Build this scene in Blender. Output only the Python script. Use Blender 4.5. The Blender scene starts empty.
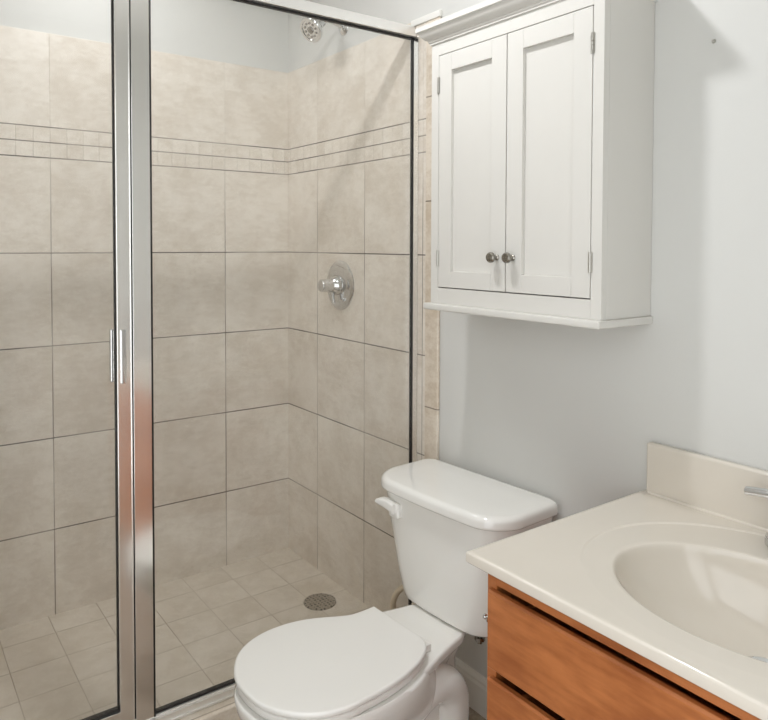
import bpy, bmesh, math
from mathutils import Vector, Matrix, Euler

S = bpy.context.scene
COL = S.collection
PI = math.pi

# ------------------------------------------------------------------ camera
FOC, HY, PITCH, ROLL, YAW = 699.16, 266.33, -0.0311, 0.0030, 0.6321
cam_d = bpy.data.cameras.new('camera')
cam = bpy.data.objects.new('camera', cam_d)
COL.objects.link(cam)
cam_d.sensor_fit = 'HORIZONTAL'
cam_d.sensor_width = 36.0
cam_d.lens = FOC * 36.0 / 768.0
cam_d.shift_y = -(360.0 - HY) / 768.0
cam_d.clip_start = 0.02
F = Vector((math.sin(YAW), math.cos(YAW), 0)); R = Vector((math.cos(YAW), -math.sin(YAW), 0)); U = Vector((0, 0, 1))
F2 = F * math.cos(PITCH) + U * math.sin(PITCH); U2 = U * math.cos(PITCH) - F * math.sin(PITCH)
R3 = R * math.cos(ROLL) + U2 * math.sin(ROLL); U3 = U2 * math.cos(ROLL) - R * math.sin(ROLL)
M3 = Matrix((R3, U3, -F2)).transposed()
cam.matrix_world = Matrix.Translation((-1.3685, -2.5178, 1.3165)) @ M3.to_4x4()
S.camera = cam

# ------------------------------------------------------------------ world, lights, exposure
w = bpy.data.worlds.new('world'); S.world = w; w.use_nodes = True
w.node_tree.nodes['Background'].inputs[0].default_value = (0.96, 0.985, 1.0, 1)
w.node_tree.nodes['Background'].inputs[1].default_value = 1.9
S.view_settings.view_transform = 'Standard'
S.view_settings.look = 'None'
S.view_settings.gamma = 1.0
S.view_settings.exposure = 0.41
S.view_settings.use_curve_mapping = False
S.cycles.max_bounces = 14
S.cycles.diffuse_bounces = 8
S.cycles.glossy_bounces = 6
S.cycles.transparent_max_bounces = 16
S.cycles.caustics_reflective = False
S.cycles.caustics_refractive = False
S.cycles.sample_clamp_indirect = 4.0
S.cycles.use_denoising = True


def lamp(name, kind, loc, energy, color=(1, 1, 1), **kw):
    d = bpy.data.lights.new(name, kind)
    d.energy = energy; d.color = color
    for k, v in kw.items():
        setattr(d, k, v)
    o = bpy.data.objects.new(name, d); COL.objects.link(o); o.location = loc
    return o


lamp('ceiling_lamp', 'AREA', (-0.73, -1.25, 2.42), 8.1, (0.975, 0.985, 1.0), shape='DISK', size=0.10)
sd = lamp('shower_fill_light', 'AREA', (-0.75, -0.45, 2.43), 3.5, (0.975, 0.985, 1.0), shape='DISK', size=0.4)  # unseen fill light, added to brighten the shower interior


# ------------------------------------------------------------------ material helpers
def srgb(r, g, b):
    f = lambda c: (c / 12.92 if c <= 0.04045 else ((c + 0.055) / 1.055) ** 2.4)
    return (f(r / 255), f(g / 255), f(b / 255), 1)


class NT:
    def __init__(s, name):
        s.m = bpy.data.materials.new(name); s.m.use_nodes = True
        s.t = s.m.node_tree; s.n = s.t.nodes; s.b = s.n['Principled BSDF']; s.out = s.n['Material Output']

    def new(s, typ, **kw):
        n = s.n.new(typ)
        for k, v in kw.items():
            setattr(n, k, v)
        return n

    def put(s, sock, v):
        if isinstance(v, bpy.types.NodeSocket):
            s.t.links.new(v, sock)
        elif v is not None:
            sock.default_value = v

    def math(s, op, a, b=None, c=None):
        n = s.new('ShaderNodeMath', operation=op)
        s.put(n.inputs[0], a)
        if b is not None: s.put(n.inputs[1], b)
        if c is not None: s.put(n.inputs[2], c)
        return n.outputs[0]

    def mix(s, f, a, b):
        n = s.new('ShaderNodeMix', data_type='RGBA')
        s.put(n.inputs[0], f); s.put(n.inputs[6], a); s.put(n.inputs[7], b)
        return n.outputs[2]

    def ramp(s, f, lo, hi):  # smooth step lo -> hi giving 0..1
        n = s.new('ShaderNodeMapRange', interpolation_type='SMOOTHSTEP')
        s.put(n.inputs[0], f); n.inputs[1].default_value = lo; n.inputs[2].default_value = hi
        return n.outputs[0]

    def coord(s):
        return s.new('ShaderNodeTexCoord').outputs['Object']

    def noise(s, vec, scale, detail=4, rough=0.5):
        n = s.new('ShaderNodeTexNoise')
        s.put(n.inputs['Vector'], vec)
        n.inputs['Scale'].default_value = scale; n.inputs['Detail'].default_value = detail
        n.inputs['Roughness'].default_value = rough
        return n.outputs['Fac']

    def scale(s, vec, xyz):
        n = s.new('ShaderNodeVectorMath', operation='MULTIPLY')
        s.put(n.inputs[0], vec); n.inputs[1].default_value = xyz
        return n.outputs[0]

    def bump(s, h, strength, dist=0.002):
        n = s.new('ShaderNodeBump')
        n.inputs['Strength'].default_value = strength; n.inputs['Distance'].default_value = dist
        s.put(n.inputs['Height'], h)
        s.t.links.new(n.outputs[0], s.b.inputs['Normal'])

    def set(s, color=None, rough=None, metal=None, coat=None, spec=None):
        if color is not None: s.put(s.b.inputs['Base Color'], color)
        if rough is not None: s.put(s.b.inputs['Roughness'], rough)
        if metal is not None: s.put(s.b.inputs['Metallic'], metal)
        if coat is not None: s.b.inputs['Coat Weight'].default_value = coat; s.b.inputs['Coat Roughness'].default_value = 0.06
        if spec is not None: s.b.inputs['Specular IOR Level'].default_value = spec
        return s.m


def plain(name, col, rough, metal=0.0, var=0.02, nscale=12, bump=0.0, coat=None, spec=None):
    t = NT(name); c = t.coord()
    f = t.noise(c, nscale)
    a = tuple(max(0, x * (1 - var)) for x in col[:3]) + (1,)
    b = tuple(min(1, x * (1 + var)) for x in col[:3]) + (1,)
    t.set(t.mix(f, a, b), rough, metal, coat, spec)
    if bump: t.bump(t.noise(c, nscale * 8, 3), bump)
    return t.m


def tile_material(name, axis, u0, pitch, col_a, col_b, grout_h, grout_v, wall=True, v_axis='Z', v0=1.285, v_pitch=0.3085, gw=0.0025, mosaic=True):
    """stone-look ceramic tile with grout lines at measured places"""
    t = NT(name); c = t.coord()
    sp = t.new('ShaderNodeSeparateXYZ'); t.put(sp.inputs[0], c)
    u = sp.outputs[axis]; v = sp.outputs[v_axis]

    def dist(x, x0, p):
        a = t.math('DIVIDE', t.math('SUBTRACT', x, x0), p)
        fr = t.math('FRACT', t.math('ADD', a, 100.5))
        return t.math('MULTIPLY', t.math('ABSOLUTE', t.math('SUBTRACT', fr, 0.5)), p)

    def cell(x, x0, p):
        return t.math('FLOOR', t.math('DIVIDE', t.math('SUBTRACT', x, x0), p))

    du = dist(u, u0, pitch); dv = dist(v, v0, v_pitch)
    cu = cell(u, u0, pitch); cv = cell(v, v0, v_pitch)
    if mosaic:
        low = t.math('LESS_THAN', v, 1.45)
        band = t.math('MULTIPLY', t.math('GREATER_THAN', v, 1.598), t.math('LESS_THAN', v, 1.6985))
        dv = t.math('ADD', dv, t.math('MULTIPLY', t.math('SUBTRACT', 1.0, low), 1.0))
        for zz in (1.598, 1.6485, 1.6985):
            dv = t.math('MINIMUM', dv, t.math('ABSOLUTE', t.math('SUBTRACT', v, zz)))
        dum = dist(u, u0, pitch / 6)
        du = t.math('ADD', t.math('MULTIPLY', du, t.math('SUBTRACT', 1.0, band)), t.math('MULTIPLY', dum, band))
        cum = cell(u, u0, pitch / 6)
        cu = t.math('ADD', t.math('MULTIPLY', cu, t.math('SUBTRACT', 1.0, band)), t.math('MULTIPLY', cum, band))
        cvm = cell(v, 1.598, 0.0503)
        cv = t.math('ADD', t.math('MULTIPLY', cv, t.math('SUBTRACT', 1.0, band)), t.math('MULTIPLY', cvm, band))
    wn = t.new('ShaderNodeTexWhiteNoise', noise_dimensions='2D')
    cc = t.new('ShaderNodeCombineXYZ'); t.put(cc.inputs[0], cu); t.put(cc.inputs[1], cv); t.put(wn.inputs[0], cc.outputs[0])
    # cloudy stone print, shifted per tile so that veins stop at the joints
    off = t.new('ShaderNodeVectorMath', operation='MULTIPLY_ADD')
    t.put(off.inputs[0], wn.outputs['Color']); off.inputs[1].default_value = (7, 7, 7); t.put(off.inputs[2], c)
    n1 = t.noise(off.outputs[0], 7.0, 5, 0.6)
    n2 = t.noise(t.scale(off.outputs[0], (1, 1, 2.2)), 26.0, 6, 0.65)
    n3 = t.noise(off.outputs[0], 140.0, 2, 0.5)
    m = t.math('ADD', t.math('MULTIPLY', n1, 0.5), t.math('ADD', t.math('MULTIPLY', n2, 0.35), t.math('MULTIPLY', n3, 0.15)))
    m = t.math('ADD', t.ramp(m, 0.36, 0.62), t.math('MULTIPLY', t.math('SUBTRACT', wn.outputs['Value'], 0.5), 0.25))
    m = t.math('MINIMUM', t.math('MAXIMUM', m, 0.0), 1.0)
    base = t.mix(m, col_a, col_b)
    wear = t.ramp(t.noise(c, 3.3, 2), 0.36, 0.62)
    gh = t.math('SUBTRACT', 1.0, t.ramp(dv, gw * 0.45, gw * 1.05))
    gv = t.math('SUBTRACT', 1.0, t.ramp(du, gw * 0.45, gw * 1.05))
    gvs = t.math('MULTIPLY_ADD', wear, 0.5, 0.35)
    if wall: gvs = t.math('MULTIPLY', gvs, t.math('SUBTRACT', 1.0, t.math('MULTIPLY', t.ramp(v, 1.2, 1.75), 0.88)))
    col = t.mix(t.math('MULTIPLY', gv, gvs), base, grout_v)
    col = t.mix(t.math('MULTIPLY', gh, t.math('MULTIPLY_ADD', wear, 0.45, 0.55)), col, grout_h)
    g = t.math('MAXIMUM', gh, gv)
    t.set(col, t.math('MULTIPLY_ADD', g, 0.4, 0.32), 0.0, spec=0.4)
    t.bump(t.math('SUBTRACT', t.math('MULTIPLY', n2, 0.12), g), 0.5, 0.0015)
    return t.m


PAINT = plain('white_wall_paint', srgb(210, 210, 207), 0.55, var=0.01, nscale=5, bump=0.02)
CEIL = plain('white_ceiling_paint', srgb(235, 235, 232), 0.8, var=0.01)
TA, TB = srgb(212, 202, 189), srgb(230, 223, 213)
GH, GV = srgb(74, 64, 54), srgb(112, 101, 88)
TILE_BACK = tile_material('beige_shower_tile_back', 'X', -0.278, 0.3060, TA, TB, GH, GV)
TILE_SIDE = tile_material('beige_shower_tile_side', 'Y', -0.2319, 0.3136, TA, TB, GH, GV)
TILE_EDGE = tile_material('tan_stone_edge_tile', 'Y', -0.853, 0.2, srgb(200, 185, 166), srgb(224, 214, 200), srgb(120, 108, 94), srgb(168, 155, 138), v0=0.822, v_pitch=0.313, mosaic=False)
TILE_PAN = tile_material('beige_shower_floor_tile', 'X', -0.1515, 0.1522, srgb(206, 196, 181), srgb(222, 214, 202), srgb(166, 154, 137), srgb(164, 151, 134), v_axis='Y', v0=-0.120, v_pitch=0.1545, mosaic=False, gw=0.002, wall=False)
TILE_FLOOR = tile_material('grey_brown_floor_tile', 'X', -0.2, 0.33, srgb(132, 120, 106), srgb(178, 166, 152), srgb(92, 84, 76), srgb(92, 84, 76), v_axis='Y', v0=-1.0, v_pitch=0.33, mosaic=False)
CAB = plain('white_cabinet_paint', srgb(212, 210, 205), 0.35, var=0.008)
TRIMW = plain('white_trim_paint', srgb(230, 229, 224), 0.4, var=0.01)
PORC = plain('white_porcelain', srgb(234, 233, 229), 0.08, var=0.005, coat=0.5)
SEATP = plain('white_seat_plastic', srgb(232, 231, 227), 0.28, var=0.005)
CHROME = plain('polished_chrome', srgb(214, 214, 214), 0.09, 1.0, var=0.01)
ALU = plain('bright_aluminium', srgb(251, 250, 248), 0.17, 1.0, var=0.015, nscale=30)
ALUS = plain('satin_aluminium', srgb(250, 249, 247), 0.36, 1.0, var=0.015, nscale=30)
NICKEL = plain('brushed_nickel', srgb(150, 146, 138), 0.25, 1.0, var=0.05, nscale=60)
STEEL = plain('satin_hinge_steel', srgb(196, 194, 188), 0.3, 1.0, var=0.03)
GASK = plain('black_gasket_rubber', srgb(26, 24, 22), 0.5, var=0.1)
DARK = plain('dark_gap', srgb(38, 30, 24), 0.8, var=0.1)
CREAM = plain('cream_hose_plastic', srgb(214, 200, 176), 0.45, var=0.06, nscale=200)
MARBLE = plain('cream_cultured_marble', srgb(214, 207, 196), 0.13, var=0.02, nscale=9, coat=0.2)
DOORP = plain('white_door_paint', srgb(230, 229, 225), 0.45, var=0.01)


def wood_material():
    t = NT('orange_maple_wood'); c = t.coord()
    g = t.noise(t.scale(c, (26, 5, 26)), 1.3, 6, 0.6)
    big = t.noise(t.scale(c, (9, 5, 9)), 1.6, 4, 0.55)
    fl = t.noise(t.scale(c, (130, 10, 130)), 1.0, 2, 0.5)
    m = t.math('ADD', t.math('MULTIPLY', g, 0.45), t.math('ADD', t.math('MULTIPLY', big, 0.4), t.math('MULTIPLY', fl, 0.15)))
    col = t.mix(t.ramp(m, 0.32, 0.68), srgb(140, 77, 38), srgb(188, 117, 67))
    t.set(col, 0.3, 0.0, coat=0.25)
    t.bump(fl, 0.08, 0.001)
    return t.m


WOOD = wood_material()


def glass_material():
    """thin clear pane: lets light straight through, mirrors by Fresnel, a trace of uneven pale film"""
    t = NT('clear_shower_glass')
    t.n.remove(t.b)
    tr = t.new('ShaderNodeBsdfTransparent'); tr.inputs[0].default_value = (0.985, 0.988, 0.984, 1)
    gl = t.new('ShaderNodeBsdfGlossy'); gl.inputs['Roughness'].default_value = 0.01
    fr = t.new('ShaderNodeFresnel'); bf = t.new('ShaderNodeNewGeometry').outputs['Backfacing']
    t.put(fr.inputs['IOR'], t.math('MULTIPLY_ADD', bf, 1 / 1.45 - 1.45, 1.45))  # same mirror strength on both faces
    mx = t.new('ShaderNodeMixShader')
    t.t.links.new(fr.outputs[0], mx.inputs[0]); t.t.links.new(tr.outputs[0], mx.inputs[1]); t.t.links.new(gl.outputs[0], mx.inputs[2])
    df = t.new('ShaderNodeBsdfDiffuse'); df.inputs[0].default_value = srgb(225, 222, 214)
    m2 = t.new('ShaderNodeMixShader')
    film = t.math('MULTIPLY', t.noise(t.coord(), 3.0, 3), 0.08)
    t.put(m2.inputs[0], film); t.t.links.new(mx.outputs[0], m2.inputs[1]); t.t.links.new(df.outputs[0], m2.inputs[2])
    t.t.links.new(m2.outputs[0], t.out.inputs['Surface'])
    return t.m


GLASS = glass_material()


def drain_material():
    t = NT('perforated_drain_metal'); c = t.coord()
    v = t.new('ShaderNodeTexVoronoi'); t.put(v.inputs['Vector'], c); v.inputs['Scale'].default_value = 75
    v.inputs['Randomness'].default_value = 0.25
    hole = t.math('SUBTRACT', 1.0, t.ramp(v.outputs['Distance'], 0.22, 0.36))
    t.set(t.mix(hole, srgb(166, 158, 145), srgb(52, 46, 40)), 0.4, t.math('MULTIPLY', t.math('SUBTRACT', 1.0, hole), 0.35))
    t.bump(hole, 0.4, -0.001)
    return t.m


DRAINM = drain_material()


# ------------------------------------------------------------------ object helpers
def obj(name, bm, mat, parent=None, smooth=True, angle=35, kind=None, loc=None):
    bmesh.ops.recalc_face_normals(bm, faces=bm.faces)
    me = bpy.data.meshes.new(name); bm.to_mesh(me); bm.free()
    me.materials.append(mat)
    if smooth:
        for p in me.polygons: p.use_smooth = True
        me.set_sharp_from_angle(angle=math.radians(angle))
    o = bpy.data.objects.new(name, me); COL.objects.link(o)
    if smooth:
        wn = o.modifiers.new('weighted_normals', 'WEIGHTED_NORMAL'); wn.keep_sharp = True; wn.weight = 80
    if parent: o.parent = parent
    if kind: o['kind'] = kind
    if loc: o.location = loc
    return o


def thing(name, label, cat, loc=(0, 0, 0), rotz=0.0, group=None):
    o = bpy.data.objects.new(name, None); COL.objects.link(o)
    o.location = loc; o.rotation_euler = (0, 0, rotz); o.empty_display_size = 0.1
    return tag(o, label, cat, group)


def tag(o, label, cat, group=None):
    o['label'] = label; o['category'] = cat
    if group: o['group'] = group
    return o


def box(bm, lo, hi, bev=0.0, seg=2, rot=None):
    c = [(lo[i] + hi[i]) / 2 for i in range(3)]; s = [abs(hi[i] - lo[i]) for i in range(3)]
    m = Matrix.Translation(c)
    if rot: m = m @ Euler(rot).to_matrix().to_4x4()
    r = bmesh.ops.create_cube(bm, size=1.0, matrix=m @ Matrix.Diagonal((*s, 1)))
    if bev:
        es = list({e for v in r['verts'] for e in v.link_edges})
        bmesh.ops.bevel(bm, geom=es, offset=bev, segments=seg, profile=0.5, affect='EDGES')
    return bm


def B(*args, **kw):
    return box(bmesh.new(), *args, **kw)


def loft(bm, rings, close_u=True, cap0=True, cap1=True):
    vs = [[bm.verts.new(p) for p in r] for r in rings]
    n = len(vs[0])
    for a, b in zip(vs, vs[1:]):
        for i in range(n if close_u else n - 1):
            j = (i + 1) % n
            bm.faces.new((a[i], a[j], b[j], b[i]))
    if cap0: bm.faces.new(vs[0][::-1])
    if cap1: bm.faces.new(vs[-1])
    return vs


def lathe(bm, prof, m=Matrix.Identity(4), n=32):
    """prof: (radius, height) pairs, revolved about local z"""
    rings = []
    for r, h in prof:
        rings.append([m @ Vector((max(r, 1e-5) * math.cos(2 * PI * k / n), max(r, 1e-5) * math.sin(2 * PI * k / n), h)) for k in range(n)])
    loft(bm, rings)
    bmesh.ops.remove_doubles(bm, verts=bm.verts, dist=2e-5)
    return bm


def axis_to(loc, d):
    q = Vector(d).normalized().to_track_quat('Z', 'Y')
    return Matrix.Translation(loc) @ q.to_matrix().to_4x4()


def catmull(pts, n=8):
    P = [Vector(p) for p in pts]; out = []
    P = [P[0] * 2 - P[1]] + P + [P[-1] * 2 - P[-2]]
    for i in range(1, len(P) - 2):
        for k in range(n):
            t = k / n; a, b, c, d = P[i - 1:i + 3]
            out.append(0.5 * ((2 * b) + (c - a) * t + (2 * a - 5 * b + 4 * c - d) * t * t + (3 * b - a - 3 * c + d) * t ** 3))
    out.append(P[-2]); return out


def tube(bm, pts, r, n=14, smooth=8, flat=None):
    path = catmull(pts, smooth) if smooth else [Vector(p) for p in pts]
    rr = r if callable(r) else (lambda t: r)
    up = Vector((0.13, 0.31, 0.94)); rings = []
    for i, p in enumerate(path):
        d = (path[min(i + 1, len(path) - 1)] - path[max(i - 1, 0)]).normalized()
        a = up - d * up.dot(d)
        if a.length < 1e-3: a = Vector((1, 0, 0)) - d * d.x
        a.normalize(); b = d.cross(a); up = a
        q = rr(i / (len(path) - 1))
        fa = flat or 1.0
        rings.append([p + a * (q * fa * math.cos(2 * PI * k / n)) + b * (q * math.sin(2 * PI * k / n)) for k in range(n)])
    loft(bm, rings)
    return bm


def rounded(poly, radii, seg=8):
    """2-D polygon with a radius per corner"""
    out = []; n = len(poly)
    for i in range(n):
        p = Vector(poly[i]); a = Vector(poly[i - 1]); b = Vector(poly[(i + 1) % n]); r = radii[i]
        u = (a - p).normalized(); v = (b - p).normalized()
        ang = u.angle(v); d = r / math.tan(ang / 2)
        c = p + (u + v).normalized() * (r / math.sin(ang / 2))
        s = p + u * d; e = p + v * d
        a0 = math.atan2(s.y - c.y, s.x - c.x); a1 = math.atan2(e.y - c.y, e.x - c.x)
        da = (a1 - a0 + PI) % (2 * PI) - PI
        for k in range(seg + 1):
            t = a0 + da * k / seg
            out.append(Vector((c.x + r * math.cos(t), c.y + r * math.sin(t))))
    return out


def inset(pts, d):
    """move a closed 2-D outline inwards by d (counter-clockwise or not)"""
    n = len(pts); area = sum(pts[i].x * pts[(i + 1) % n].y - pts[(i + 1) % n].x * pts[i].y for i in range(n))
    sg = 1 if area > 0 else -1; out = []
    for i in range(n):
        t = (pts[(i + 1) % n] - pts[i - 1]);
        if t.length < 1e-9: out.append(pts[i].copy()); continue
        t.normalize(); out.append(pts[i] + Vector((-t.y, t.x)) * (sg * d))
    return out


def shrink(pts, d):
    """scale an outline towards its centre so that its extents lose d on each side"""
    x0 = min(p.x for p in pts); x1 = max(p.x for p in pts); y0 = min(p.y for p in pts); y1 = max(p.y for p in pts)
    c = Vector(((x0 + x1) / 2, (y0 + y1) / 2))
    return [Vector((c.x + (p.x - c.x) * (1 - 2 * d / (x1 - x0)), c.y + (p.y - c.y) * (1 - 2 * d / (y1 - y0)))) for p in pts]


def at(pts, z):
    return [Vector((p.x, p.y, z)) for p in pts]


# ------------------------------------------------------------------ the setting
XL, YF, ZC = -1.56, -2.92, 2.44
st = lambda n, bm, m, **k: obj(n, bm, m, kind='structure', **k)
st('wall_right', B((0, YF - 0.1, 0), (0.1, 0.1, ZC)), PAINT, smooth=False)
st('wall_back', B((XL - 0.1, 0.008, 0), (0, 0.108, ZC)), PAINT, smooth=False)
DY0, DY1 = -2.86, -1.80      # unseen opening in the left wall, added to let fill light in
bm = bmesh.new()
box(bm, (XL - 0.1, DY1, 0), (XL, 0.008, ZC)); box(bm, (XL - 0.1, YF - 0.1, 0), (XL, DY0, ZC)); box(bm, (XL - 0.1, DY0, 2.08), (XL, DY1, ZC))
st('wall_left', bm, PAINT, smooth=False)
bm = bmesh.new()   # second unseen opening behind the camera, added for more fill light
box(bm, (-0.97, YF - 0.1, 0), (0, YF, ZC)); box(bm, (XL, YF - 0.1, 2.08), (-0.97, YF, ZC))
st('wall_front', bm, PAINT, smooth=False)
st('ceiling', B((XL - 0.1, YF - 0.1, ZC), (0.1, 0.108, ZC + 0.08)), CEIL, smooth=False)
st('floor', B((XL - 0.7, YF - 0.1, -0.08), (0.1, 0.108, 0)), TILE_FLOOR, smooth=False)
# shower cladding, pan and curb
TT = 2.006
st('trim_1', B((XL, 0.0, 0.04), (-0.0, 0.009, TT), bev=0.002), TILE_BACK, smooth=False)
st('trim_2', B((-0.007, -0.872, 0.0), (0.001, 0.0, TT), bev=0.002), TILE_SIDE, smooth=False)
st('trim_3', B((XL, -0.85, 0.04), (XL + 0.008, 0.0, TT), bev=0.002), TILE_SIDE, smooth=False)
st('trim_4', B((-0.011, -0.936, 0.0), (0.001, -0.873, TT - 0.018), bev=0.006, seg=4), TILE_EDGE)
st('trim_5', B((XL, -0.76, 0.0), (-0.007, 0.0, 0.070)), TILE_PAN, smooth=False)
st('trim_7', B((-0.012, -0.938, TT - 0.018), (0.001, -0.800, TT + 0.003), bev=0.004), TRIMW)
bm = bmesh.new(); box(bm, (XL, -0.862, 0.0), (-0.011, -0.752, 0.126), bev=0.008, seg=4)
st('trim_6', bm, TILE_EDGE)


def baseboard(name, y0, y1):
    prof = [(0, 0), (-0.014, 0), (-0.014, 0.078), (-0.011, 0.086), (-0.011, 0.092), (-0.006, 0.102), (0, 0.104)]
    bm = bmesh.new()
    loft(bm, [[Vector((x, y, z)) for x, z in prof] for y in (y0, y1)])
    return st(name, bm, TRIMW, angle=20)


baseboard('baseboard_right', -1.66, -0.938)

# a painted-over wall anchor to the right of the cabinet
bm = lathe(bmesh.new(), [(0.0, 0.004), (0.003, 0.0036), (0.004, 0.002), (0.0045, 0.0)], axis_to((0, -1.766, 1.726), (-1, 0, 0)), 14)
tag(obj('wall_anchor', bm, STEEL), 'tiny grey nail stub on the white wall right of the hanging cabinet', 'nail')

# ------------------------------------------------------------------ shower enclosure
G = -0.806
enc = thing('shower_enclosure', 'bright aluminium framed glass shower enclosure with door, standing on the tiled curb', 'shower enclosure', (0, G, 0.126))
gz = -0.126  # children are given in world z and shifted


def eb(parts, bev=0.002):
    bm = bmesh.new()
    for lo, hi in parts:
        box(bm, (lo[0], lo[1], lo[2] + gz), (hi[0], hi[1], hi[2] + gz), bev=bev)
    return bm


HX0, HX1 = XL + 0.009, -0.008
obj('header', eb([((HX0, -0.020, 1.955), (HX1, 0.018, 1.977)), ((HX0, -0.014, 1.977), (HX1, 0.012, 1.988))]), ALUS, enc)
obj('sill_track', eb([((HX0, -0.026, 0.126), (HX1, 0.020, 0.132)), ((HX0, -0.021, 0.130), (HX1, 0.016, 0.146)), ((HX0, -0.012, 0.144), (HX1, 0.010, 0.150))], 0.0015), ALUS, enc)
obj('wall_jamb', eb([((-0.0095, -0.031, 0.128), (-0.0072, 0.010, 1.955))], 0.0008), ALU, enc)
post = obj('post', eb([((-0.8685, -0.016, 0.150), (-0.8250, 0.014, 1.955))], 0.0012), ALU, enc)
obj('glass_pane', eb([((-0.8250, -0.003, 0.150), (-0.0096, 0.003, 1.955))], 0), GLASS, enc, smooth=False)
gk = 0.0022
obj('gasket', eb([((-0.8250, -0.0165, 0.150), (-0.8212, 0.010, 1.955)), ((-0.0125, -0.006, 0.150), (-0.0096, 0.004, 1.955)),
                  ((-0.8222, -0.007, 0.150), (-0.0150, 0.006, 0.155)), ((-0.8222, -0.005, 1.949), (-0.0150, 0.005, 1.9552))], 0), GASK, enc, smooth=False)
# the hinged door: frame with its own glass, gasket and pull
DX0, DX1 = -1.53, -0.8715
door = obj('shower_door', eb([((DX1 - 0.034, -0.015, 0.156), (DX1, 0.013, 1.950)), ((DX1 - 0.003, -0.018, 0.156), (DX1 - 0.0002, -0.012, 1.950)), ((DX0, -0.015, 0.156), (DX0 + 0.034, 0.013, 1.950)),
                              ((DX0 + 0.03, -0.014, 0.156), (DX1 - 0.03, 0.012, 0.192)), ((DX0 + 0.03, -0.014, 1.915), (DX1 - 0.03, 0.012, 1.950))], 0.0018), ALU, enc)
obj('glass_pane', eb([((DX0 + 0.034, -0.003, 0.192), (DX1 - 0.034, 0.003, 1.915))], 0), GLASS, door, smooth=False)
obj('gasket', eb([((DX1 - 0.034 - gk, -0.004, 0.192), (DX1 - 0.034, 0.004, 1.915)), ((DX0 + 0.034, -0.008, 0.192), (DX0 + 0.034 + gk, 0.008, 1.915)),
                  ((DX0 + 0.034, -0.008, 0.192), (DX1 - 0.034, 0.008, 0.197)), ((DX1, -0.006, 0.156), (DX1 + 0.0028, 0.004, 1.950))], 0), GASK, door, smooth=False)
bm = bmesh.new()
box(bm, (DX1 - 0.026, -0.020, 0.985 + gz), (DX1 - 0.014, -0.013, 1.113 + gz), bev=0.002)
box(bm, (DX1 - 0.042, 0.012, 0.985 + gz), (DX1 - 0.032, 0.026, 1.113 + gz), bev=0.003)
obj('pull_handle', bm, CHROME, door)
hinge_p = obj('door_jamb', eb([((HX0, -0.016, 0.150), (DX0 - 0.002, 0.014, 1.955))], 0.0015), ALU, enc)

# ------------------------------------------------------------------ shower fittings
sh = thing('shower_fixture', 'chrome shower head on a short curved arm above the tile', 'shower head', (0, -0.405, 2.088))
bm = lathe(bmesh.new(), [(0.0, 0.016), (0.012, 0.015), (0.020, 0.011), (0.028, 0.003), (0.029, 0.0)], axis_to((0, 0, 0), (-1, 0, 0)), 28)
obj('flange', bm, CHROME, sh)
hd = Vector((-0.74, -0.16, -0.52)).normalized()
hc = Vector((-0.132, 0.002, -0.030))
neck = hc - hd * 0.062
obj('arm', tube(bmesh.new(), [(-0.004, 0, 0), (-0.035, 0, 0.010), (-0.070, 0.001, 0.014), tuple(neck)], 0.0095), CHROME, sh)
mt = axis_to(tuple(hc), tuple(hd))
hb = obj('spray_head', lathe(bmesh.new(), [(0.0, -0.064), (0.013, -0.063), (0.015, -0.050), (0.013, -0.042), (0.020, -0.034), (0.036, -0.012), (0.044, -0.004), (0.045, 0.006), (0.042, 0.010), (0.035, 0.010), (0.034, 0.007), (0.0, 0.007)], mt, 36), CHROME, sh)
bm = bmesh.new()
for k in range(10):
    a = 2 * PI * k / 10
    lathe(bm, [(0.004, 0.006), (0.004, 0.0095), (0.0, 0.010)], mt @ Matrix.Translation((0.024 * math.cos(a), 0.024 * math.sin(a), 0)), 10)
lathe(bm, [(0.012, 0.006), (0.012, 0.010), (0.008, 0.012), (0.0, 0.012)], mt, 20)
obj('nozzles', bm, NICKEL, hb)

va = thing('shower_valve', 'round chrome shower valve with stub lever on the tiled side wall', 'shower valve', (-0.007, -0.393, 1.170))
m = axis_to((0, 0, 0), (-1, 0, 0))
obj('escutcheon', lathe(bmesh.new(), [(0.0, 0.014), (0.050, 0.014), (0.058, 0.012), (0.064, 0.009), (0.074, 0.010), (0.082, 0.007), (0.088, 0.003), (0.089, 0.0)], m, 48), CHROME, va)
lv = obj('handle', lathe(bmesh.new(), [(0.0, 0.012), (0.036, 0.013), (0.036, 0.022), (0.030, 0.032), (0.024, 0.040), (0.0240, 0.046), (0.0235, 0.062), (0.0230, 0.078), (0.020, 0.083), (0.0, 0.085)], m, 32), CHROME, va)
bm = tube(bmesh.new(), [(-0.030, 0, -0.010), (-0.036, -0.004, -0.034), (-0.034, -0.010, -0.062)], lambda t: 0.012 - 0.004 * t, flat=0.6)
obj('lever', bm, CHROME, lv)

bm = lathe(bmesh.new(), [(0.0, 0.004), (0.050, 0.004), (0.056, 0.003), (0.057, 0.0)], Matrix.Translation((0, 0, 0)), 40)
dr = obj('floor_drain', bm, DRAINM, loc=(-0.128, -0.452, 0.070))
tag(dr, 'round perforated metal drain in the shower floor', 'drain')

# ------------------------------------------------------------------ hanging cabinet
CX = -0.175
cbt = thing('wall_cabinet', 'white two-door wall cabinet with crown moulding hung above the toilet', 'cabinet', (0, -1.3665, 1.145))
cy = lambda y: y + 1.3665
cz = lambda z: z - 1.145


def cb(parts, bev=0.0015):
    bm = bmesh.new()
    for lo, hi in parts:
        box(bm, (lo[0], cy(lo[1]), cz(lo[2])), (hi[0], cy(hi[1]), cz(hi[2])), bev=bev)
    return bm


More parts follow.
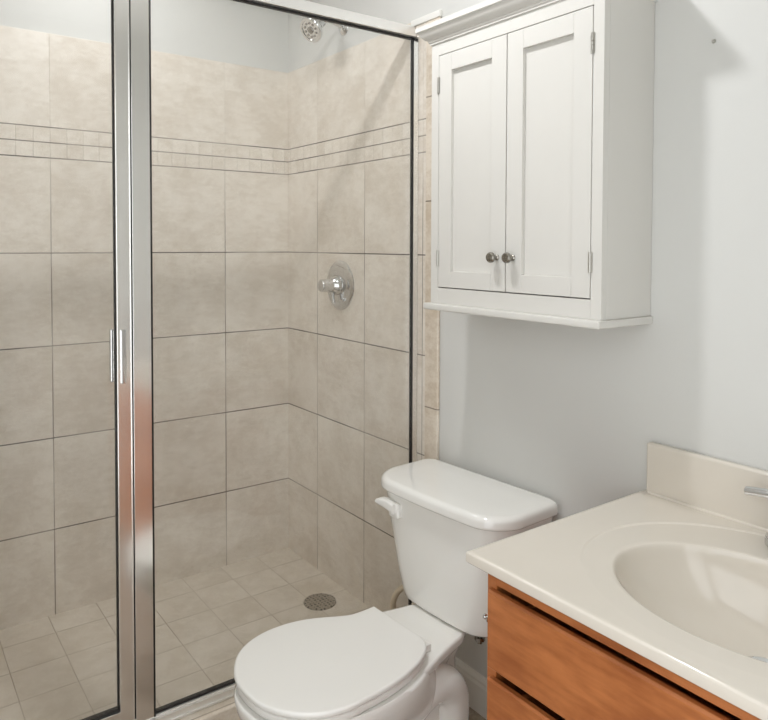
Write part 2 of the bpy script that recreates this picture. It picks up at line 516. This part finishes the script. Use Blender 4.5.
Y0, Y1 = -1.635, -1.098
obj('carcass', cb([((CX + 0.018, Y0, 1.163), (-0.001, Y0 + 0.016, 1.90)), ((CX + 0.018, Y1 - 0.016, 1.163), (-0.001, Y1, 1.90)),
                   ((-0.008, Y0 + 0.016, 1.180), (-0.002, Y1 - 0.016, 1.885)), ((CX + 0.018, Y0 + 0.016, 1.164), (-0.002, Y1 - 0.016, 1.180)), ((CX + 0.018, Y0 + 0.016, 1.885), (-0.002, Y1 - 0.016, 1.899))]), CAB, cbt)
obj('face_frame', cb([((CX, Y0, 1.163), (CX + 0.018, -1.6085, 1.90)), ((CX, -1.1260, 1.163), (CX + 0.018, Y1, 1.90)),
                      ((CX, -1.6085, 1.163), (CX + 0.018, -1.126, 1.204)), ((CX, -1.6085, 1.8065), (CX + 0.018, -1.126, 1.90))], 0.0008), CAB, cbt)
obj('bottom_shelf', cb([((CX - 0.016, Y0 - 0.007, 1.146), (-0.001, Y1 + 0.014, 1.163))], 0.004), CAB, cbt)
# crown: a profile swept round three sides
prof = [(0.000, 1.838), (0.004, 1.838), (0.004, 1.842), (0.007, 1.844), (0.007, 1.848), (0.012, 1.851), (0.018, 1.856), (0.023, 1.863), (0.026, 1.870), (0.031, 1.872), (0.031, 1.884), (0.0, 1.884)]
bm = bmesh.new(); rings = []
for (bx, by, sx, sy) in ((-0.001, Y1, 0, 1), (CX, Y1, -1, 1), (CX, Y0, -1, -1), (-0.001, Y0, 0, -1)):
    rings.append([Vector((bx + sx * d, cy(by + sy * d), cz(z))) for d, z in prof])
loft(bm, rings)
obj('crown_moulding', bm, CAB, cbt, angle=25)


def cab_door(ya, yb, knob_y, hinge_y):
    z0, z1 = 1.2065, 1.8045
    fw = 0.048
    bm = bmesh.new()
    xo = CX - 0.0005; xi = CX + 0.017
    box(bm, (xo, cy(ya), cz(z0)), (xi, cy(ya + fw), cz(z1)), 0.0012); box(bm, (xo, cy(yb - fw), cz(z0)), (xi, cy(yb), cz(z1)), 0.0012)
    box(bm, (xo, cy(ya + fw), cz(z0)), (xi, cy(yb - fw), cz(z0 + 0.042)), 0.0012); box(bm, (xo, cy(ya + fw), cz(z1 - 0.044)), (xi, cy(yb - fw), cz(z1)), 0.0012)
    d = obj('door', bm, CAB, cbt)
    obj('panel', cb([((CX + 0.009, ya + fw - 0.004, z0 + 0.038), (CX + 0.015, yb - fw + 0.004, z1 - 0.040))], 0), CAB, d)
    bm = lathe(bmesh.new(), [(0.0075, 0.0), (0.0075, 0.002), (0.005, 0.004), (0.005, 0.010), (0.009, 0.013), (0.0125, 0.018), (0.0125, 0.023), (0.010, 0.0265), (0.0, 0.028)], axis_to((xo, cy(knob_y), cz(1.287)), (-1, 0, 0)), 28)
    k = obj('knob', bm, NICKEL, d); k['label'] = 'small brushed nickel knob'
    for zc in (1.729, 1.281):
        bm = bmesh.new()
        for q in range(5):
            h = 0.0084
            lathe(bm, [(0.0, -0.0039), (0.0028, -0.0039), (0.0028, 0.0039), (0.0, 0.0039)], Matrix.Translation((CX - 0.002, cy(hinge_y), cz(zc - 0.0168 + h * q))), 12)
        box(bm, (CX - 0.0012, cy(hinge_y - 0.005), cz(zc - 0.021)), (CX, cy(hinge_y + 0.005), cz(zc + 0.021)))
        obj('hinge', bm, STEEL, d)


cab_door(-1.3665, -1.1275, -1.3405, -1.1268)
cab_door(-1.6065, -1.3695, -1.3915, -1.6075)

# ------------------------------------------------------------------ toilet (local frame: -x points away from the wall)
TY = -1.172
toi = thing('toilet', 'white two-piece toilet with closed round lid between shower and vanity', 'toilet', (0, TY, 0), math.radians(3.3))


def tank_outline(back, front, hw, rb, rf, bow=0.012):
    base = rounded([(-back, hw), (-back, -hw), (-front, -hw), (-front, hw)], [rb, rb, rf, rf], 12)
    out = []
    for i, p in enumerate(base):
        out.append(p)
        q = base[(i + 1) % len(base)]
        if (q - p).length > 0.03:
            for k in range(1, 10): out.append(p.lerp(q, k / 10))
    for p in out:
        if p.x < -(front + back) / 2:
            wgt = (-(front + back) / 2 - p.x) / ((front - back) / 2)
            p.x -= bow * wgt * max(0.0, 1 - (p.y / hw) ** 2)
    return out


def morph(a, b, t):
    return [p.lerp(q, t) for p, q in zip(a, b)]


tb_ = tank_outline(0.045, 0.222, 0.172, 0.02, 0.070)
tt_ = tank_outline(0.035, 0.240, 0.226, 0.02, 0.070)
bm = bmesh.new()
rings = [at(shrink(tb_, 0.022), 0.366), at(shrink(tb_, 0.010), 0.369), at(shrink(tb_, 0.003), 0.376), at(tb_, 0.390)]
for k in range(1, 9):
    t = k / 8
    rings.append(at(morph(tb_, tt_, t ** 0.85), 0.390 + (0.657 - 0.390) * t))
loft(bm, rings)
tank = obj('tank', bm, PORC, toi, angle=50)
lo_ = tank_outline(0.022, 0.256, 0.237, 0.030, 0.085)
bm = bmesh.new()
rings = [at(shrink(lo_, 0.010), 0.6575), at(shrink(lo_, 0.003), 0.6583), at(shrink(lo_, 0.0005), 0.661), at(lo_, 0.665), at(shrink(lo_, 0.001), 0.6745)]
for k in range(1, 7):
    a = k / 6 * PI / 2
    rings.append(at(shrink(lo_, 0.001 + 0.015 * (1 - math.cos(a))), 0.6745 + 0.0145 * math.sin(a)))
rings.append(at(shrink(lo_, 0.040), 0.6905)); rings.append(at(shrink(lo_, 0.075), 0.6912))
loft(bm, rings)
obj('tank_lid', bm, PORC, toi, angle=60)
# flush lever
bm = bmesh.new()
box(bm, (-0.258, 0.112, 0.592), (-0.232, 0.152, 0.633), bev=0.006, seg=3)
prof = [(0.122, 0.632, 0.606), (0.145, 0.636, 0.611), (0.165, 0.636, 0.614), (0.183, 0.633, 0.615), (0.194, 0.628, 0.616)]
rings = []
for y, zt, zb in prof:
    r_ = 0.004
    rings.append([Vector((x, y, z)) for x, z in ((-0.270 + r_, zb), (-0.270, zb + r_), (-0.270, zt - r_), (-0.270 + r_, zt), (-0.244 - r_, zt), (-0.244, zt - r_), (-0.244, zb + r_), (-0.244 - r_, zb))])
loft(bm, rings)
fl = obj('flush_lever', bm, SEATP, toi, angle=60)
fl['label'] = 'cream white plastic lever on the tank front'


def egg(xc, back, front, hw, n=64, p=2.1, wide=0.0):
    out = []
    for k in range(n):
        a = 2 * PI * k / n
        ca, sa = math.cos(a), math.sin(a)
        ca2 = math.copysign(abs(ca) ** (2 / p), ca); sa2 = math.copysign(abs(sa) ** (2 / p), sa)
        L = front if ca > 0 else back
        out.append(Vector((-(xc + L * ca2), hw * sa2)))
    return out


bm = bmesh.new()
rings = []
for z, xc, bk, fr, hw, p in ((0.000, 0.36, 0.165, 0.230, 0.112, 2.8), (0.012, 0.36, 0.165, 0.230, 0.112, 2.8), (0.03, 0.36, 0.155, 0.223, 0.100, 2.6), (0.09, 0.36, 0.145, 0.220, 0.088, 2.5),
                             (0.15, 0.375, 0.155, 0.227, 0.088, 2.4), (0.20, 0.41, 0.185, 0.235, 0.100, 2.2), (0.25, 0.455, 0.215, 0.258, 0.136, 2.1), (0.30, 0.50, 0.225, 0.256, 0.164, 2.1),
                             (0.335, 0.52, 0.225, 0.250, 0.1765, 2.1), (0.356, 0.525, 0.22, 0.248, 0.1785, 2.1), (0.3645, 0.525, 0.21, 0.243, 0.174, 2.1)):
    rings.append(at(egg(xc, bk, fr, hw, p=p), z))
loft(bm, rings)
# trapway bulges on both flanks
for s in (1, -1):
    tube(bm, [(-0.50, s * 0.070, 0.13), (-0.435, s * 0.082, 0.205), (-0.365, s * 0.086, 0.262), (-0.300, s * 0.086, 0.272), (-0.256, s * 0.084, 0.232), (-0.246, s * 0.080, 0.150), (-0.250, s * 0.078, 0.06), (-0.252, s * 0.078, 0.002)], lambda t: 0.043 - 0.012 * abs(t - 0.5), n=20)
bowl = obj('bowl', bm, PORC, toi, angle=60)
# deck that carries the tank
half_d = [(0.120, 0.0), (0.121, 0.03), (0.135, 0.05), (0.180, 0.064), (0.204, 0.082), (0.228, 0.0955), (0.265, 0.104), (0.33, 0.123), (0.40, 0.146), (0.45, 0.155), (0.49, 0.145), (0.52, 0.10), (0.53, 0.05), (0.531, 0.0)]
cd_ = catmull([(a, b, 0) for a, b in half_d], 4)
dk = [Vector((-p.x, p.y)) for p in cd_] + [Vector((-p.x, -p.y)) for p in cd_[-2:0:-1]]
under = [Vector((p.x * 0.86 - 0.075, p.y * 0.66)) for p in dk]
bm = bmesh.new()
loft(bm, [at(under, 0.21), at(under, 0.27), at(morph(under, dk, 0.45), 0.315), at(shrink(dk, 0.010), 0.336), at(dk, 0.347), at(dk, 0.359), at(shrink(dk, 0.003), 0.364), at(shrink(dk, 0.010), 0.3655)])
obj('deck', bm, PORC, toi, angle=60)
# seat ring and lid
half = [(0.347, 0.099), (0.385, 0.100), (0.415, 0.104), (0.445, 0.118), (0.485, 0.142), (0.53, 0.162), (0.58, 0.1725), (0.63, 0.1715), (0.68, 0.156), (0.718, 0.128), (0.747, 0.087), (0.763, 0.045), (0.767, 0.0)]
half_r = [(0.350, 0.088), (0.358, 0.106), (0.376, 0.125), (0.406, 0.143), (0.445, 0.157), (0.485, 0.166), (0.53, 0.1715), (0.58, 0.1730)] + half[7:]
cr = catmull([(a, b, 0) for a, b in half], 5); cr2 = catmull([(a, b, 0) for a, b in half_r], 5)
outl = [Vector((-p.x, p.y)) for p in cr] + [Vector((-p.x, -p.y)) for p in cr2[-2::-1]]


def slab(outline, z0, z1, r, dome=0.0):
    bm = bmesh.new(); rings = [at(shrink(outline, r), z0)]
    for k in range(1, 5):
        a = k / 4 * PI / 2
        rings.append(at(shrink(outline, r * (1 - math.sin(a))), z0 + r * (1 - math.cos(a))))
    for k in range(0, 5):
        a = k / 4 * PI / 2
        rings.append(at(shrink(outline, r * (1 - math.cos(a))), z1 - r + r * math.sin(a)))
    if dome:
        rings.append(at(shrink(outline, r + 0.012), z1 + dome * 0.4)); rings.append(at(shrink(outline, r + 0.035), z1 + dome))
    loft(bm, rings); return bm


seat_o = [p for p in shrink(outl, 0.004)]
obj('seat', slab(seat_o, 0.3665, 0.3835, 0.006), SEATP, toi, angle=60)
obj('seat_lid', slab(outl, 0.3850, 0.3990, 0.0055, 0.001), SEATP, toi, angle=60)
for s in (1, -1):
    bm = bmesh.new()
    box(bm, (-0.372, s * 0.084 - 0.013, 0.3655), (-0.333, s * 0.084 + 0.021, 0.3840), bev=0.003)
    obj('hinge', bm, SEATP, toi)
bm = bmesh.new()
lathe(bm, [(0.0, -0.030), (0.006, -0.030), (0.006, 0.0), (0.0, 0.0)], Matrix.Translation((-0.190, -0.118, 0.372)), 12)
lathe(bm, [(0.0, -0.022), (0.013, -0.022), (0.013, -0.014), (0.0, -0.014)], Matrix.Translation((-0.190, -0.118, 0.372)), 8)
o = obj('tank_bolt', bm, NICKEL, toi); o['label'] = 'dark metal bolt under the tank'

# water supply behind the tank
ws = thing('water_supply_line', 'cream water supply hose arching beside the toilet tank to the wall', 'hose', (-0.015, -0.950, 0.16))
L0 = Vector((-0.015, -0.950, 0.16))
pts = [(-0.060, -0.950, 0.176), (-0.085, -0.930, 0.190), (-0.130, -0.908, 0.215), (-0.150, -0.904, 0.255), (-0.150, -0.918, 0.295), (-0.145, -0.945, 0.325), (-0.138, -0.985, 0.345), (-0.135, -1.030, 0.3640)]
obj('hose', tube(bmesh.new(), [tuple(Vector(p) - L0) for p in pts], 0.0085), CREAM, ws)
bm = lathe(bmesh.new(), [(0.0, 0.006), (0.022, 0.004), (0.026, 0.0)], axis_to((0.0135, 0, 0), (-1, 0, 0)), 24)
tube(bm, [(0.01, 0, 0), (-0.075, 0, 0)], 0.008, smooth=0); lathe(bm, [(0.0, 0.026), (0.010, 0.026), (0.010, -0.012), (0.0, -0.012)], Matrix.Translation((-0.06, 0, 0)), 16)
vv = obj('stop_valve', bm, CHROME, ws)

# ------------------------------------------------------------------ vanity cabinet
VF, VY0, VY1 = -0.506, -2.385, -1.651
van = thing('vanity_cabinet', 'orange maple vanity cabinet with slab drawers under the cream sink top', 'vanity', (0, -2.0, 0))
vy = lambda y: y + 2.0


def vb(parts, bev=0.0):
    bm = bmesh.new()
    for lo, hi in parts:
        box(bm, (lo[0], vy(lo[1]), lo[2]), (hi[0], vy(hi[1]), hi[2]), bev=bev)
    return bm


obj('carcass', vb([((VF + 0.018, VY1 - 0.016, 0.0), (-0.001, VY1, 0.7595)), ((VF + 0.018, VY0, 0.0), (-0.001, VY0 + 0.016, 0.7595)),
                   ((-0.012, VY0, 0.0), (-0.001, VY1, 0.7595)), ((VF + 0.018, VY0, 0.09), (-0.001, VY1, 0.105)), ((VF + 0.06, VY0 + 0.016, 0.0), (VF + 0.075, VY1 - 0.016, 0.09))], 0.0008), WOOD, van)
obj('face_frame', vb([((VF, VY1 - 0.022, 0.085), (VF + 0.018, VY1, 0.7595)), ((VF, VY0, 0.085), (VF + 0.018, VY0 + 0.022, 0.7595)),
                      ((VF, VY0 + 0.022, 0.7275), (VF + 0.018, VY1 - 0.022, 0.7595)), ((VF, VY0 + 0.022, 0.085), (VF + 0.018, VY1 - 0.022, 0.120))], 0.001), WOOD, van)


def drawer(z0, z1, open_=0.0):
    """slab front with a finger bevel along its top edge, on a drawer box"""
    x1 = VF - 0.0005 - open_; x0 = x1 - 0.011
    prof = [(x1, z0), (x0 + 0.003, z0), (x0, z0 + 0.003), (x0, z1 - 0.0045), (x0 + 0.003, z1 - 0.0005), (x0 + 0.0045, z1), (x1, z1)]
    bm = bmesh.new()
    loft(bm, [[Vector((x, vy(y), z)) for x, z in prof] for y in (VY1 - 0.012, VY0 + 0.012)])
    d = obj('drawer', bm, WOOD, van, angle=20)
    obj('drawer_box', vb([((VF + 0.02 - open_, VY0 + 0.05, z0 + 0.02), (-0.06, VY1 - 0.05, z0 + 0.03)), ((x1, VY0 + 0.05, z0 + 0.02), (x1 + 0.012, VY1 - 0.05, z1 - 0.03)),
                          ((x1, VY1 - 0.062, z0 + 0.02), (-0.06, VY1 - 0.05, z1 - 0.03)), ((x1, VY0 + 0.05, z0 + 0.02), (-0.06, VY0 + 0.062, z1 - 0.03))]), WOOD, d)


drawer(0.583, 0.7205); drawer(0.350, 0.566); drawer(0.105, 0.331)
bm = lathe(bmesh.new(), [(0.007, 0.0), (0.007, 0.002), (0.003, 0.003), (0.003, 0.008), (0.005, 0.010), (0.005, 0.013), (0.0, 0.014)], axis_to((-0.500, VY1, 0.657), (0, 1, 0)), 16)
tag(obj('side_peg', bm, CHROME), 'tiny chrome peg on the vanity side facing the toilet tank', 'peg')

# ------------------------------------------------------------------ vanity top with integral basin
top = thing('sink_countertop', 'cream cultured marble vanity top with oval integral sink and backsplash', 'sink', (0, -2.0, 0.781))
X0, X1, YA, YB = -0.538, -0.001, -0.395, 0.371   # local y
N = 160
bc = Vector((-0.297, 0.0))          # basin centre
rc = Vector((-0.262, 0.0))          # outer ring centre


def rect_pt(a):
    d = Vector((math.cos(a), math.sin(a))); ts = []
    if d.x > 1e-9: ts.append((X1 - bc.x) / d.x)
    if d.x < -1e-9: ts.append((X0 - bc.x) / d.x)
    if d.y > 1e-9: ts.append((YB - bc.y) / d.y)
    if d.y < -1e-9: ts.append((YA - bc.y) / d.y)
    return bc + d * min(ts)


angs = [2 * PI * k / N for k in range(N)]
for cx_, cy_ in ((X0, YA), (X0, YB), (X1, YA), (X1, YB)):
    a = math.atan2(cy_ - bc.y, cx_ - bc.x) % (2 * PI)
    i = min(range(N), key=lambda k: abs((angs[k] - a + PI) % (2 * PI) - PI)); angs[i] = a


def ell(a, c, ax_b, ax_f, ay):
    """point of an ellipse round c (different back and front half axes) in direction a"""
    d = Vector((math.cos(a), math.sin(a))); o = bc - c
    ax = ax_b
    for _ in range(2):
        A = (d.x / ax) ** 2 + (d.y / ay) ** 2; Bq = 2 * (o.x * d.x / ax ** 2 + o.y * d.y / ay ** 2); Cq = (o.x / ax) ** 2 + (o.y / ay) ** 2 - 1
        t = (-Bq + math.sqrt(Bq * Bq - 4 * A * Cq)) / (2 * A); p = bc + d * t
        ax = ax_b if p.x > c.x else ax_f
    return p


def ringpts(f, z):
    return [Vector((p.x, p.y, z)) for p in (f(a) for a in angs)]


ro = lambda s: (lambda a: ell(a, rc, 0.237 * s, 0.245 * s, 0.284 * s))
bi = lambda s: (lambda a: ell(a, bc, 0.160 * s, 0.158 * s, 0.213 * s))
rings = [ringpts(lambda a: rect_pt(a) * 0.985 + bc * 0.015, -0.021), ringpts(rect_pt, -0.021)]
rect = [rect_pt(a) for a in angs]


def rin(d, z):  # rectangle inset by d
    return [Vector((min(max(p.x, X0 + d), X1), min(max(p.y, YA + d), YB - d), z)) for p in rect]


rings = [rin(0.02, -0.021), rin(0.003, -0.021), rin(0.0, -0.018), rin(0.0, -0.004), rin(0.0012, -0.0015), rin(0.004, 0.0), rin(0.010, 0.0)]


def fade(f, z):
    out = []
    for a in angs:
        p = f(a); k = min(1.0, max(0.0, (p.x + 0.42) / 0.12))
        out.append(Vector((p.x, p.y, z * k)))
    return out


rings += [ringpts(ro(1.0), 0.0), fade(ro(0.996), -0.0006), fade(ro(0.989), -0.0026), fade(ro(0.980), -0.0030)]
# crisp lip at the back and sides, a long soft slope at the front
for s, zb, zf in ((1.06, -0.0022, -0.0015), (1.018, -0.0024, -0.004), (1.006, -0.0034, -0.005), (0.994, -0.007, -0.0068), (0.982, -0.014, -0.009), (0.965, -0.025, -0.0125), (0.94, -0.038, -0.018), (0.90, -0.053, -0.028), (0.84, -0.070, -0.045), (0.76, -0.087, -0.066), (0.66, -0.103, -0.090), (0.54, -0.116, -0.110), (0.40, -0.126, -0.124), (0.27, -0.132, -0.132), (0.16, -0.136, -0.136)):
    f_ = bi(s); k = (1 - s) * 0.06 if s < 1 else 0
    row = []
    for a in angs:
        p = f_(a); wt = min(1.0, max(0.0, (-math.cos(a) - 0.1) / 0.75)); wt = wt * wt * (3 - 2 * wt)
        row.append(Vector((p.x + k, p.y, zb + (zf - zb) * wt)))
    rings.append(row)
bm = bmesh.new(); loft(bm, rings, cap0=False)
# underside of the basin so that the bowl has thickness
deck_o = obj('countertop', bm, MARBLE, top, angle=50)
bm = bmesh.new()
box(bm, (-0.021, YA, -0.0015), (-0.0012, YB - 0.012, 0.109), bev=0.006, seg=4)
tube(bm, [(-0.021, YA + 0.006, 0.0), (-0.021, YB - 0.02, 0.0)], 0.005, smooth=0)
obj('backsplash', bm, MARBLE, top, angle=50)
bm = lathe(bmesh.new(), [(0.0, -0.001), (0.020, -0.001), (0.022, 0.001), (0.030, 0.0035), (0.034, 0.002), (0.035, -0.002)], Matrix.Translation((-0.245, 0.0, -0.1325)), 32)
lathe(bm, [(0.0, 0.006), (0.012, 0.006), (0.017, 0.003), (0.017, -0.001)], Matrix.Translation((-0.245, 0.0, -0.1325)), 24)
dr2 = obj('sink_drain', bm, CHROME, top); dr2['label'] = 'chrome pop-up drain'

# ------------------------------------------------------------------ faucet
fa = thing('faucet', 'chrome two-lever centreset faucet at the back of the sink', 'faucet', (-0.068, -2.0, 0.781))
bp = rounded([(-0.027, -0.082), (0.027, -0.082), (0.027, 0.082), (-0.027, 0.082)], [0.026] * 4, 10)
bm = bmesh.new(); loft(bm, [at(bp, 0.0005), at(bp, 0.012), at(inset(bp, 0.002), 0.017), at(inset(bp, 0.008), 0.020)])
obj('base_plate', bm, CHROME, fa)
obj('spout', tube(bmesh.new(), [(0, 0, 0.012), (-0.004, 0, 0.05), (-0.030, 0, 0.085), (-0.075, 0, 0.092), (-0.115, 0, 0.078), (-0.122, 0, 0.066)], lambda t: 0.019 - 0.007 * t), CHROME, fa)
for s in (1, -1):
    hm = Matrix.Translation((0, s * 0.052, 0.018))
    bm = lathe(bmesh.new(), [(0.020, 0.0), (0.020, 0.006), (0.016, 0.016), (0.014, 0.038), (0.017, 0.056), (0.016, 0.070), (0.010, 0.079), (0.0, 0.080)], hm, 28)
    h = obj('handle', bm, CHROME, fa)
    bm = tube(bmesh.new(), [(0.0, s * 0.030, 0.089), (0.0, s * 0.070, 0.088), (-0.001, s * 0.095, 0.086), (-0.002, s * 0.117, 0.083)], lambda t: 0.0125 - 0.001 * t, flat=0.72)
    obj('lever', bm, CHROME, h)
